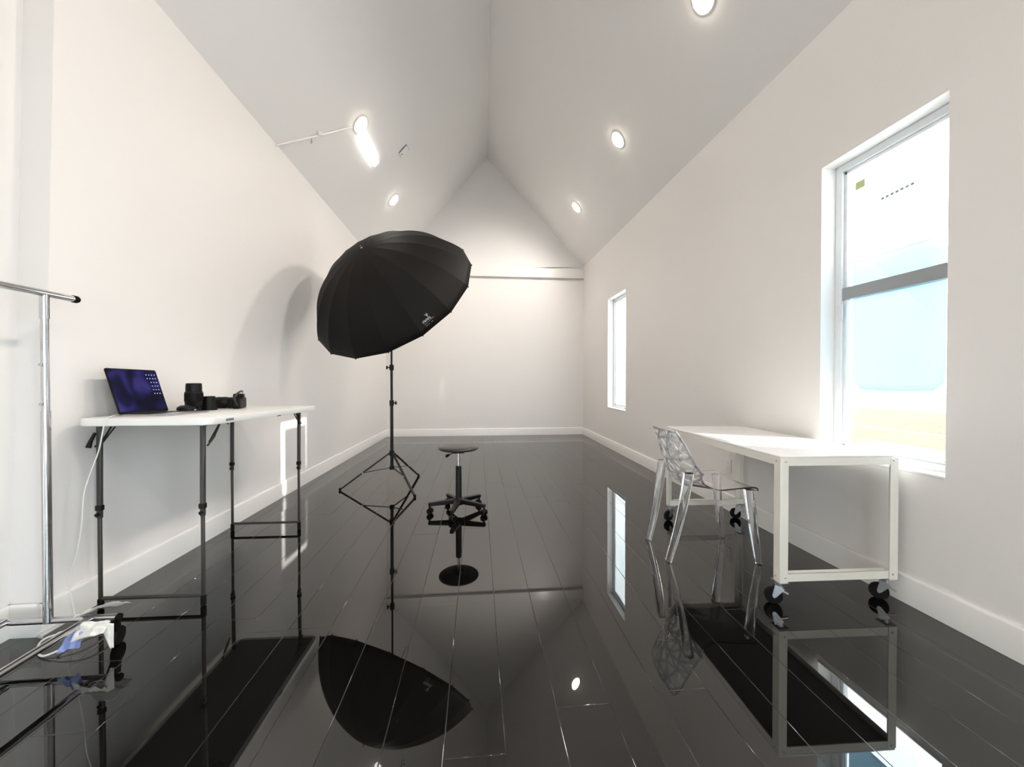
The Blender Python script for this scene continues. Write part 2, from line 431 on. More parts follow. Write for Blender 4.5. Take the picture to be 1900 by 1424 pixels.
o = tag(MB().build('ceiling_box', 'trim') if 0 else MB().box((-.075, -.05, 0), (.075, .05, .028)).build('ceiling_box', 'trim', bevel=.008), 'small pale box with a dark edge on the left ceiling slope', 'junction box')
o.location = p; o.rotation_euler = V((0, 0, 1)).rotation_difference(dn).to_euler()
MB().box((-.080, -.054, .002), (-.070, .054, .018)).box((-.06, -.056, .002), (.07, -.048, .012)).build('gasket', 'grey_label', o)
MB().lathe([(.008, 0), (.008, .006)], (.05, -.02, .028)).build('indicator', 'black_plastic', o)

# ---------------------------------------------------------------- white rolling desk
def rolling_desk():
    W, L, T = .62, 1.225, .752
    o = thing('rolling_desk', 'white metal rolling desk with angle-iron legs under the near window', 'desk', (1.487, 1.782, 0), math.radians(-1.6))
    MB().box((0, 0, T-.012), (W, L, T)).build('desktop', 'white_gloss', o, bevel=.004)
    MB().box((.008, .008, T-.018), (W-.008, L-.008, T-.0125)).build('dark_underside', 'grey_label', o)  # dark sheet added so the desktop's underside mirrors dark in the floor
    m = MB(); ah = .05; t = .006
    m.box((0, 0, T-ah), (W, t, T-.012)).box((0, L-t, T-ah), (W, L, T-.012)).box((0, t, T-ah), (t, L-t, T-.012)).box((W-t, t, T-ah), (W, L-t, T-.012))
    m.build('apron', 'white_metal', o, bevel=.001)
    zb = .118; lw = .042
    for cx, cy in ((0, 0), (1, 0), (0, 1), (1, 1)):
        m = MB(); x = cx*W; y = cy*L; sx = 1-2*cx; sy = 1-2*cy; g = .0015
        def bx(xa, xb, ya, yb):
            m.box((min(xa, xb), min(ya, yb), zb), (max(xa, xb), max(ya, yb), T-.013))
        bx(x+sx*.002, x+sx*lw, y-sy*g, y+sy*.004); bx(x-sx*g, x+sx*.0035, y-sy*g, y+sy*lw)
        lg = m.build('leg', 'white_metal', o, bevel=.0015)
        for z in (T-.028, zb+.03):
            MB().lathe([(.0045, 0), (.0045, .003), (.0025, .005)], (x+sx*.026, y-sy*.001, z), (0, -sy, 0), 12).build('screw', 'steel', lg)
            MB().lathe([(.0045, 0), (.0045, .003), (.0025, .005)], (x-sx*.001, y+sy*.026, z), (-sx, 0, 0), 12).build('screw', 'steel', lg)
        m = MB(); c = V((x+sx*.025, y+sy*.03, 0))
        ang = {(0, 0): 2.6, (1, 0): 2.2, (0, 1): 3.6, (1, 1): 2.4}[(cx, cy)]
        d = V((math.cos(ang), math.sin(ang)*.75, 0)).normalized(); s = V((-d.y, d.x, 0))
        wc = c+d*.028+V((0, 0, .040))
        m.lathe([(.040, -.011), (.040, .011)], wc, s, 28)
        for q in (-1, 1): m.lathe([(.030, -.002), (.034, .002)], wc+s*q*.011, s, 28)
        cs = m.build('caster', 'black_rubber', o, bevel=.002)
        m = MB()
        m.box((x+sx*.0, y+sy*.004, zb-.006), (x+sx*.055, y+sy*.062, zb)) if sx*sy > 0 else m.box((min(x, x+sx*.055), min(y+sy*.004, y+sy*.062), zb-.006), (max(x, x+sx*.055), max(y+sy*.004, y+sy*.062), zb))
        m.cyl(c+V((0, 0, .088)), c+V((0, 0, zb-.004)), .017)
        for q in (-1, 1):
            a0 = c+s*q*.016+V((0, 0, .092)); b0 = wc+s*q*.016
            m.bar(a0+d*.004, b0, .045, .0025, up=tuple(s), w2=.018)
        m.cyl(wc-s*.02, wc+s*.02, .006, n=10)
        m.bar(c+V((0, 0, .092))-s*.0+d*-.01, c+d*.02+V((0, 0, .094)), .036, .004)
        m.build('fork', 'steel', cs)
        MB().bar(c+V((0, 0, .070))-d*.008, c-d*.036+V((0, 0, .058)), .014, .005).build('brake_lever', 'steel', cs)
    for y in (.006, L-.05):
        MB().box((lw*.1, y, zb+.005), (W-.004, y+.004, zb+.047)).box((lw, y, zb+.043), (W-lw, y+.03, zb+.047)).build('stretcher', 'white_metal', o, bevel=.001)
    return o
rolling_desk()

# ---------------------------------------------------------------- folding table
def folding_table():
    T = .948; L = 1.20; W = .60
    o = thing('folding_table', 'white plastic folding table on tall dark metal legs by left wall', 'table', (-1.882, 1.975, 0), math.radians(-1.2))
    pl = rrect(0, 0, W, L, .055, 8)
    m = MB(); zs = [(T-.038, .004), (T-.034, 0), (T-.008, 0), (T-.002, .003), (T, .010)]
    vs = []; n = len(pl)
    for z, ins in zs:
        for x, y in pl:
            cx, cy = x-W/2, y-L/2; k = V((cx, cy)); k = k-k.normalized()*ins*1.1
            zz = z-(y/L)*.022
            vs.append((W/2+k.x, L/2+k.y, zz))
    fs = [tuple(reversed(range(n))), tuple((len(zs)-1)*n+i for i in range(n))]
    for q in range(len(zs)-1):
        for i in range(n): fs.append((q*n+i, q*n+(i+1) % n, (q+1)*n+(i+1) % n, (q+1)*n+i))
    m.add(vs, fs); top = m.build('tabletop', 'white_plastic', o)
    MB().hexa([(.03, .03, T-.0405), (W-.03, .03, T-.0405), (W-.03, L-.03, T-.0625), (.03, L-.03, T-.0625), (.03, .03, T-.037), (W-.03, .03, T-.037), (W-.03, L-.03, T-.059), (.03, L-.03, T-.059)]).build('dark_underside', 'grey_label', o)  # thin dark sheet added below the white top to darken its reflection
    MB().box((W-.003, .13, T-.030), (W+.001, .19, T-.018)).build('label_plate', 'grey_label', top)
    MB().box((W-.002, .62, T-.052), (W+.0, .66, T-.047)).build('latch_slot', 'black_plastic', top)
    MB().cyl((.15, .14, T-.062), (.15, .14, T-.048), .10, n=28).build('molded_pad', 'grey_label', top) if 0 else None
    for ye, sy in ((.085, 1), (1.075, -1)):
        for xe in (.035, .515):
            m = MB(); zc = .505
            m.bar((xe, ye, .45), (xe+.004, ye, T-.04), .023, .016, up=(0, 1, 0))
            lg = m.build('leg', 'dark_metal', o, bevel=.005)
            MB().bar((xe, ye, .012), (xe, ye, .49), .017, .012, up=(0, 1, 0)).build('leg_extension', 'dark_metal', lg, bevel=.004)
            MB().bar((xe, ye, .488), (xe, ye, .515), .029, .022, up=(0, 1, 0)).build('collar', 'black_plastic', lg, bevel=.004)
            MB().bar((xe, ye, 0.001), (xe, ye, .055), .023, .018, up=(0, 1, 0)).build('foot_cap', 'black_rubber', lg, bevel=.005)
            MB().lathe([(.009, 0), (.009, .012), (.004, .014)], (xe, ye-.006, .47), (0, -1, 0), 12).build('spring_button', 'black_plastic', lg)
        MB().cyl((.045, ye, .055), (.51, ye, .055), .009).build('crossbar', 'dark_metal', o)
        MB().cyl((.02, ye, T-.043), (.54, ye, T-.043), .0055).build('pivot_bar', 'dark_metal', o)
        for xe in (.035, .515):
            s = 1 if xe < .3 else -1
            m = MB()
            m.tube([(xe+s*-.022, ye+sy*.004, .80), (xe-s*.022, ye+sy*.05, .835), (xe-s*.022, ye+sy*.10, T-.04)], .0045, 8)
            m.tube([(xe-s*.012, ye+sy*.03, .815), (xe-s*.012, ye+sy*.115, T-.04)], .0035, 8)
            m.build('brace', 'dark_metal', o)
    for xe in (.035-.020,):
        MB().tube([(xe+.012, .075, .87), (xe-.004, .07, .83), (xe-.010, .065, .80)], [.006, .008, .011], 10).build('lock_lever', 'black_plastic', o)
    MB().tube([(.51, 1.075, T-.085), (.528, 1.05, T-.12), (.535, 1.04, T-.15)], [.011, .009, .007], 10).build('lock_lever', 'black_plastic', o)
    return o
folding_table()
TT = .948
def table_z(y): return TT-(y-1.975)/1.2*.022

# ---------------------------------------------------------------- laptop
def laptop():
    W, Dp, T = .305, .222, .010
    y0 = 2.085; z0 = table_z(2.2)+.0015
    o = thing('laptop', 'open grey laptop with dark blue desktop on the folding table', 'laptop', (-1.772, y0, z0), 0, rot=(math.radians(-1.05), 0, 0))
    m = MB(); m.prism(rrect(0, 0, Dp, W, .012), 0.0, T); b = m.build('base', 'aluminium', o, bevel=.002)
    m = MB()
    for r in range(5):
        for c in range(14): m.box((.030+r*.0185, .018+c*.0192, T), (.030+r*.0185+.0155, .018+c*.0192+.0162, T+.0012))
    m.build('keyboard', 'black_plastic', b)
    MB().box((.132, W/2-.06, T), (.208, W/2+.06, T+.0006)).build('trackpad', 'steel', b)
    th = math.radians(107.5); h = .243
    d = V((math.cos(th), 0, math.sin(th))); n = V((d.z, 0, -d.x))       # n looks out of the display, +X
    def P(u, v, w): return V((.0, 0, T+.001))+d*v+V((0, u, 0))+n*w
    m = MB()
    rr = rrect(0, 0, W, h, .010)
    k = len(rr); vs = [P(u, v, -.005) for u, v in rr]+[P(u, v, 0) for u, v in rr]
    m.add(vs, [tuple(reversed(range(k))), tuple(range(k, 2*k))]+[(i, (i+1) % k, k+(i+1) % k, k+i) for i in range(k)])
    lid = m.build('lid', 'black_plastic', o)
    m = MB(); e = .006
    m.add([P(e, .012, .0006), P(W-e, .012, .0006), P(W-e, h-e, .0006), P(e, h-e, .0006)], [(0, 1, 2, 3)])
    m.build('display', 'display', lid)
    m = MB()
    for c in range(4):
        for r in range(6):
            if c == 0 and r > 1: continue
            u = W-.075+c*.018+.0; v = h-.030-r*.0215; q = .0026
            m.add([P(u-q, v-q, .0011), P(u+q, v-q, .0011), P(u+q, v+q, .0011), P(u-q, v+q, .0011)], [(0, 1, 2, 3)])
    m.build('desktop_icons', 'icon', lid)
    MB().cyl((.0, .02, T), (.0, W-.02, T), .006, n=12).build('hinge', 'black_plastic', o)
laptop()

# ---------------------------------------------------------------- camera gear
def lens(loc, s, label, name='camera_lens', flare=False):
    o = thing(name, label, 'lens', loc)
    if not flare:
        MB().lathe([(.036, 0), (.038, .004), (.038, .030), (.042, .034), (.044, .040), (.044, .052), (.045, .054), (.045, .115), (.043, .118), (.040, .121)], n=40).build('barrel', 'black_plastic', o)
        m = MB()
        for k in range(44):
            a = 2*PI*k/44; m.bar((.045*math.cos(a), .045*math.sin(a), .060), (.045*math.cos(a), .045*math.sin(a), .108), .004, .003, up=(math.cos(a), math.sin(a), 0))
        m.build('zoom_ring', 'black_rubber', o)
        MB().lathe([(.0405, .121), (.0405, .150), (.039, .166), (.036, .170), (.030, .170), (0, .169)], n=40).build('lens_hood', 'black_plastic', o)
    else:
        MB().lathe([(.034, 0), (.036, .003), (.036, .040), (.037, .044)], n=40).build('barrel', 'black_plastic', o)
        MB().lathe([(.043, .0), (.043, .006), (.040, .020), (.033, .086), (.031, .088), (.0, .086)], n=40).build('lens_hood', 'black_plastic', o)
    return o
lens((-1.735, 2.535, table_z(2.535)), 1, 'tall black zoom lens standing upright on the folding table')
lens((-1.700, 2.615, table_z(2.615)), 1, 'short black lens with flared hood beside the tall lens', flare=True)
o = thing('lens_case', 'small flat black accessory lying before the tall lens', 'camera accessory', (-1.712, 2.440, table_z(2.44)))
vs = MB()
vs.lathe([(.0, 0), (.034, .001), (.046, .014), (.043, .028), (.028, .038), (0, .040)], (0, 0, 0), (0, 0, 1), 28)
b = vs.build('pouch', 'black_plastic', o); b.scale = (1.05, .9, 1)
MB().tube([(.02, .03, .02), (.045, .035, .024), (.06, .02, .016), (.045, .0, .006)], .006, 8).build('strap', 'black_rubber', o)
MB().box((.045, -.004, .010), (.052, .016, .015)).build('buckle', 'print_white', o)
def camera_body():
    o = thing('digital_camera', 'black digital camera with strap lying on the folding table', 'camera', (-1.625, 2.80, table_z(2.80)+.001), math.radians(-76))
    # local x: width of the camera (grip to the right), local -y: towards the lens
    m = MB(); m.box((-.070, -.024, 0), (.070, .024, .074)); body = m.build('body', 'black_plastic', o, bevel=.010, seg=3)
    m = MB(); m.prism([(-.026, -.032), (.026, -.032), (.022, .028), (-.022, .028)], .07, .10); m.build('prism_housing', 'black_plastic', o, bevel=.008)
    m = MB(); m.box((.040, -.050, .004), (.072, -.018, .070)); m.build('grip', 'black_rubber', o, bevel=.010, seg=3)
    m = MB(); m.lathe([(.034, 0), (.036, .004), (.036, .045), (.039, .050), (.039, .105), (.036, .112)], (-.008, -.024, .040), (0, -1, 0), 36); l = m.build('lens', 'black_plastic', o)
    MB().lathe([(.030, 0), (.0, .004)], (-.008, -.135, .040), (0, -1, 0), 30).build('front_glass', 'lens_glass', l)
    MB().lathe([(.012, 0), (.012, .010), (.010, .012)], (-.052, 0, .073), (0, 0, 1), 20).build('mode_dial', 'black_plastic', o)
    MB().tube([(.076, -.01, .062), (.088, .0, .082), (.075, .01, .104), (.03, .015, .116), (-.02, .012, .118), (-.04, .006, .108)], .0065, 8, flat=.5).build('strap', 'vinyl', o)
    MB().tube([(.072, .0, .066), (.096, -.004, .060), (.112, 0, .070), (.118, .004, .072), (.104, .01, .046), (.088, .012, .024)], .0055, 8, flat=.5).build('strap', 'vinyl', o)
camera_body()

# ---------------------------------------------------------------- cables and bag
def bez(pts, n=8):
    pts = [V(p) for p in pts]; out = []
    for i in range(len(pts)-1):
        p0 = pts[max(i-1, 0)]; p1 = pts[i]; p2 = pts[i+1]; p3 = pts[min(i+2, len(pts)-1)]
        for k in range(n):
            t = k/n; out.append(.5*((2*p1)+(-p0+p2)*t+(2*p0-5*p1+4*p2-p3)*t*t+(-p0+3*p1-3*p2+p3)*t**3))
    out.append(pts[-1]); return out
cz = TT+.004
c = MB().tube(bez([(-1.772, 2.15, cz+.002), (-1.80, 2.09, cz), (-1.755, 2.02, cz), (-1.722, 1.966, cz), (-1.722, 1.948, cz-.025), (-1.745, 1.945, .80), (-1.800, 1.94, .62), (-1.815, 1.94, .46), (-1.835, 1.935, .32), (-1.860, 1.93, .22), (-1.845, 1.925, .12), (-1.80, 1.90, .03), (-1.73, 1.87, .006), (-1.68, 1.86, .006)], 8), .0028, 8).build('charging_cable', 'white_cable')
tag(c, 'thin white charging cord hanging from laptop down to the floor', 'cable')
c = MB().tube(bez([(-1.885, 1.84, .010), (-1.86, 1.80, .05), (-1.80, 1.83, .075), (-1.72, 1.85, .06), (-1.66, 1.86, .02), (-1.70, 1.90, .008), (-1.80, 1.88, .010), (-1.86, 1.83, .012), (-1.83, 1.77, .008), (-1.76, 1.72, .008), (-1.69, 1.73, .03), (-1.64, 1.78, .05), (-1.60, 1.84, .03), (-1.66, 1.88, .015), (-1.74, 1.86, .03), (-1.78, 1.80, .05), (-1.74, 1.77, .04)], 8), .004, 8).build('power_cable', 'white_cable')
tag(c, 'tangled loops of white power cord on floor at rack base', 'cable')
def plastic_bag():
    """creased plastic bag caught over the end of the clothes rack foot"""
    rnd = random.Random(3)
    def sheetm(name, mt, parent, cs, amp, nu=12, nv=12):
        a, b, c_, d = [V(p) for p in cs]; m = MB(); vs = []
        ph = [rnd.uniform(0, 6) for _ in range(6)]
        for i in range(nu+1):
            for j in range(nv+1):
                u, v = i/nu, j/nv; p = (a*(1-u)+b*u)*(1-v)+(d*(1-u)+c_*u)*v
                w = amp*(math.sin(9*u+ph[0]+4*v)+.7*math.sin(13*v+ph[1]-5*u)+.5*math.sin(21*u+ph[2]))
                vs.append(p+V((w*.4, -w*.6, w*.8)))
        m.add(vs, [(i*(nv+1)+j, (i+1)*(nv+1)+j, (i+1)*(nv+1)+j+1, i*(nv+1)+j+1) for i in range(nu) for j in range(nv)])
        q = m.build(name, mt, parent); s = q.modifiers.new('t', 'SOLIDIFY'); s.thickness = .0008; return q
    o = sheetm('plastic_bag', 'bag_white', None, [(-1.66, 1.722, .150), (-1.505, 1.735, .215), (-1.49, 1.80, .165), (-1.66, 1.80, .150)], .006)
    tag(o, 'crumpled white and blue plastic bag on the foot of the rack', 'bag')
    sheetm('bag_side', 'bag_white', o, [(-1.60, 1.712, .145), (-1.50, 1.715, .140), (-1.50, 1.68, .110), (-1.62, 1.68, .085)], .005)
    sheetm('printed_side', 'bag_blue', o, [(-1.640, 1.700, .112), (-1.590, 1.705, .116), (-1.590, 1.685, .060), (-1.655, 1.665, .048)], .006)
    sheetm('bag_handle', 'bag_white', o, [(-1.53, 1.700, .140), (-1.48, 1.706, .136), (-1.475, 1.698, .040), (-1.485, 1.694, .040)], .002)
plastic_bag()

# ---------------------------------------------------------------- clothes rack
def rack():
    o = thing('clothes_rack', 'chrome tube clothes rack with black-capped rail at the left edge', 'clothes rack', (0, 0, 0))
    X = -1.77; Yp = 1.752; zr = 1.484; rr = .017
    MB().cyl((X, -.1, zr), (X, 1.868, zr), .0135, n=24).build('rail', 'chrome', o)
    MB().lathe([(.0140, 0), (.0160, .003), (.0160, .018), (.013, .024), (.004, .026)], (X, 1.862, zr), (0, 1, 0), 24).build('end_cap', 'black_rubber', o)
    for y in (Yp, -.05):
        p = MB().cyl((X, y, .93), (X, y, zr-.008), .0122, n=24).build('upper_post', 'chrome', o)
        MB().cyl((X, y, 1.38), (X, y, zr-.006), .0145, n=24).build('sleeve', 'chrome', p)
        for z in (1.19, 1.03): MB().lathe([(.006, 0), (.006, .006), (.003, .008)], (X, y-.014, z), (0, -1, 0), 12).build('snap_button', 'steel', p)
        MB().cyl((X, y, .128), (X, y, 1.00), .0148, n=24).build('lower_post', 'chrome', o)
        MB().cyl((-2.01, y+.01, .128), (-1.515, y+.01, .128), .0135, n=24).build('foot_bar', 'chrome', o)
        for x in (-2.00, -1.535):
            MB().lathe([(.014, 0), (.016, .004), (.014, .012)], (-1.515 if x > -1.7 else -2.01, y+.01, .128), (1 if x > -1.7 else -1, 0, 0), 20).build('end_plug', 'black_rubber', o)
            cs = MB().lathe([(.034, -.011), (.036, -.008), (.036, .008), (.034, .011)], (x, y+(.035 if x > -1.7 else -.06), .036), (1, .25, 0), 28).build('caster', 'black_rubber', o)
            MB().bar((x, y+(.012 if x > -1.7 else -.02), .112), (x, y+(.035 if x > -1.7 else -.06), .036), .034, .030, up=(0, 1, 0), w2=.026, t2=.012).cyl((x, y+.01, .08), (x, y+.01, .122), .012).build('caster_fork', 'black_plastic', cs)
    for x in (-1.612, -1.93):
        MB().cyl((x, -.06, .136), (x, Yp, .134), .0135, n=24).build('side_bar', 'chrome', o)
    return o
rack()

# ---------------------------------------------------------------- light stand
def light_stand():
    S = V((-.898, 4.14, 0))
    o = thing('light_stand', 'black tripod light stand holding up the big umbrella', 'light stand', S)
    MB().cyl((0, 0, .20), (0, 0, .90), .0165, n=20).build('lower_pole', 'black_metal', o)
    MB().cyl((0, 0, .86), (0, 0, 1.28), .0130, n=20).build('middle_pole', 'black_metal', o)
    MB().cyl((0, 0, 1.24), (0, 0, 2.03), .0100, n=20).build('upper_pole', 'black_metal', o)
    for z, s in ((.885, 1), (1.255, -1)):
        c = MB().cyl((0, 0, z-.028), (0, 0, z+.028), .023, n=20).build('clamp_collar', 'black_plastic', o)
        MB().cyl((0, 0, z+.0), (s*.05, -.01, z), .007, n=10).cyl((s*.045, -.01, z-.018), (s*.045, -.01, z+.018), .009, n=10).build('knob', 'black_plastic', c)
    MB().cyl((0, 0, .335), (0, 0, .385), .026, n=20).build('leg_collar', 'black_plastic', o)
    MB().cyl((0, 0, .190), (0, 0, .225), .025, n=20).build('brace_collar', 'black_plastic', o)
    feet = [(-.50, -.075), (.205, .455), (.295, -.375)]
    for fx, fy in feet:
        d = V((fx, fy, 0)).normalized(); R_ = V((fx, fy, 0)).length
        top = d*.024+V((0, 0, .36)); ft = d*R_+V((0, 0, .010))
        lg = MB().bar(top, ft, .021, .015).build('leg', 'black_metal', o, bevel=.003)
        MB().lathe([(.010, 0), (.013, .004), (.013, .020), (.009, .026)], ft-V((0, 0, .009)), (0, 0, 1), 14).build('rubber_foot', 'black_rubber', lg)
        mid = top+(ft-top)*.55
        MB().bar(d*.022+V((0, 0, .207)), mid, .013, .006).build('brace', 'black_metal', o)
        MB().lathe([(.007, -.011), (.007, .011)], mid, d.cross(V((0, 0, 1))), 10).build('rivet', 'steel', lg)
    b = MB().box((-.022, -.02, 1.985), (.022, .02, 2.045)).cyl((-.035, 0, 2.07), (.035, 0, 2.07), .024).build('umbrella_bracket', 'black_plastic', o, bevel=.003)
    MB().cyl((.03, 0, 2.07), (.075, 0, 2.07), .008, n=10).cyl((.07, 0, 2.045), (.07, 0, 2.095), .009, n=10).build('tilt_handle', 'black_plastic', b)
light_stand()

# ---------------------------------------------------------------- umbrella (16 ribs, deep)
def umbrella():
    Cc = V((-.89841697, 4.20574384, 2.04369491)); az, el, R_, ph, dp = 5.833864, -2.505045, -.895569, 8.648629, -.562953
    n = V((math.cos(el)*math.sin(az), -math.cos(el)*math.cos(az), math.sin(el)))
    u = n.cross(V((0, 0, 1))).normalized(); v = n.cross(u)
    ax = n*(1 if dp > 0 else -1); dp = abs(dp)
    K = 16; base = Cc
    o = thing('studio_umbrella', 'large black sixteen-rib photo umbrella tilted on the light stand', 'umbrella', base)
    def rib(k, t, off=0):          # t 0 at the tip, 1 at the rim
        a = ph+2*PI*k/K; d = (u*math.cos(a)+v*math.sin(a))*(1 if R_ > 0 else -1)
        th = t*PI*.5*.93
        r = math.sin(th)/math.sin(PI*.5*.93); h = (math.cos(th)-math.cos(PI*.5*.93))/(1-math.cos(PI*.5*.93))
        r = .55*r+.45*t**1.02; h = .62*h+.38*(1-t**1.6)
        return d*(r*abs(R_))+ax*(h*dp)-ax*off
    NT, NS = 18, 6; vs = []; m = MB()
    for i in range(1, NT+1):
        t = i/NT
        for k in range(K):
            for s_ in range(NS):
                f = s_/NS; p = rib(k, t)*(1-f)+rib(k+1, t)*f
                sag = 4*f*(1-f)*.007*t*math.sin(PI*min(1, t*1.0))
                p -= (p-ax*(p.dot(ax)-.1)).normalized()*sag*.6+ax*sag*.4
                vs.append(p)
    N = K*NS; fs = []
    for i in range(NT-1):
        for j in range(N): fs.append((i*N+j, i*N+(j+1) % N, (i+1)*N+(j+1) % N, (i+1)*N+j))
    vs.append(ax*dp); c = len(vs)-1
    for j in range(N): fs.append((c, (j+1) % N, j))
    m.add(vs, fs); can = m.build('canopy', 'black_fabric', o, smooth=8)
    sd = can.modifiers.new('thick', 'SOLIDIFY'); sd.thickness = .0025; sd.offset = 0
    for k in range(K):
        MB().tube([rib(k, max(.03, t/14), .010) for t in range(15)], .0035, 6).build('rib', 'black_metal', o)
        e = rib(k, 1); e2 = e+(e-rib(k, .95)).normalized()*.008
        MB().tube([e, e2], [.005, .003], 8).build('rib_tip', 'black_plastic', o)
        MB().tube([rib(k, .42, .014), ax*.12], .0028, 6).build('strut', 'black_metal', o)
    MB().cyl(ax*(dp-.02), -ax*.28, .006, n=12).build('shaft', 'steel', o)
    MB().cyl(ax*.09, ax*.15, .016, n=14).build('runner', 'black_plastic', o)
    MB().lathe([(.012, 0), (.012, .010), (.007, .016), (.007, .028), (0, .030)], ax*(dp-.004), ax, 16).build('tip_cap', 'chrome', o)
    # small printed emblem and lines near the rim, on the panel that faces the camera low on the right
    tgt = V((-.56, 3.78, 1.72))-base
    def panel_pt(k, t, f, off=.004):
        p = rib(k, t)*(1-f)+rib(k+1, t)*f
        sag = 4*f*(1-f)*.007*t*math.sin(PI*min(1, t))
        p = p-((p-ax*(p.dot(ax)-.1)).normalized()*sag*.6+ax*sag*.4)
        e = .02
        a_ = rib(k, t+e)*(1-f)+rib(k+1, t+e)*f-(rib(k, t-e)*(1-f)+rib(k+1, t-e)*f)
        b_ = rib(k+1, t)-rib(k, t); nn_ = a_.cross(b_).normalized()
        if nn_.dot(p-ax*.0) < 0: nn_ = -nn_
        return p+nn_*off
    LK = LOGO_K
    m = MB()
    def stroke(f0, t0, f1, t1, w=.0022):
        m.tube([panel_pt(LK, t0, f0), panel_pt(LK, (t0+t1)/2, (f0+f1)/2), panel_pt(LK, t1, f1)], w, 6, flat=.5)
    r = random.Random(5); f0, f1 = .42, .80
    S = 1 if LOGO_FLIP == 0 else -1
    def F(x): return (f0+(f1-f0)*x) if S == 1 else (f1-(f1-f0)*x)
    for i in range(9):      # row of bold letter-like strokes
        x = i/9*.72; t = .905
        stroke(F(x), t, F(x+.03), t+.016 if i % 2 else t+.02, .0028)
        stroke(F(x), t+.018*(i % 3 == 0), F(x+.07), t+.018*(i % 3 != 1), .0022)
    stroke(F(.45), .868, F(.60), .900, .003); stroke(F(.62), .866, F(.58), .895, .003); stroke(F(.52), .880, F(.72), .884, .0025)
    for t, a0, a1 in ((.938, .02, .34), (.936, .40, .52), (.932, .58, .92), (.955, .06, .22), (.955, .28, .36), (.953, .55, .68)):
        stroke(F(a0), t, F(a1), t, .0016)
    m.build('emblem', 'print_white', can)
LOGO_K, LOGO_FLIP = 3, 1
umbrella()

# ---------------------------------------------------------------- stool
def stool():
    o = thing('rolling_stool', 'black round swivel stool on a five-star caster base', 'stool', (-.165, 3.33, 0), 0)
    MB().lathe([(.05, .528), (.12, .530), (.160, .534), (.168, .541), (.170, .549), (.166, .556), (.14, .563), (.09, .568), (.04, .570), (0, .5705)], n=48).build('seat', 'vinyl', o, smooth=50)
    MB().box((-.05, -.045, .505), (.05, .045, .53)).build('mechanism', 'black_plastic', o, bevel=.006)
    MB().tube([(-.02, -.02, .513), (-.055, -.05, .508), (-.075, -.065, .500)], .004, 8).tube([(-.072, -.062, .501), (-.085, -.07, .496), (-.10, -.082, .488)], [.006, .012, .010], 10).build('lever', 'black_plastic', o)
    MB().cyl((0, 0, .36), (0, 0, .51), .011).build('gas_piston', 'chrome', o)
    MB().lathe([(.030, .075), (.027, .09), (.025, .385), (.021, .392)], n=28).build('column', 'black_plastic', o)
    MB().lathe([(.03, .062), (.045, .066), (.050, .085), (.044, .108), (.030, .120)], n=32).build('hub', 'black_plastic', o)
    for k, a in enumerate((188, 116, 44, -28, -100)):
        a = math.radians(a); d = V((math.cos(a), math.sin(a), 0))
        arm = MB(); arm.bar(d*.03+V((0, 0, .093)), d*.255+V((0, 0, .078)), .052, .038, w2=.032, t2=.028)
        am = arm.build('base_arm', 'black_plastic', o, bevel=.006)
        s = V((-d.y, d.x, 0)); wc = d*.240+V((0, 0, .024))+s*.004
        cs = MB().lathe([(.022, -.022), (.024, -.019), (.024, -.006), (.016, -.004), (.016, .004), (.024, .006), (.024, .019), (.022, .022)], wc, (s+d*.5).normalized(), 24).build('caster', 'black_plastic', am)
        MB().cyl(wc+V((0, 0, .0)), d*.245+V((0, 0, .072)), .009, n=12).build('caster_stem', 'black_plastic', am) if 0 else None
        cs2 = MB().cyl(d*.243+V((0, 0, .03)), d*.243+V((0, 0, .078)), .0085, n=12).build('caster_stem', 'black_plastic', am)
stool()

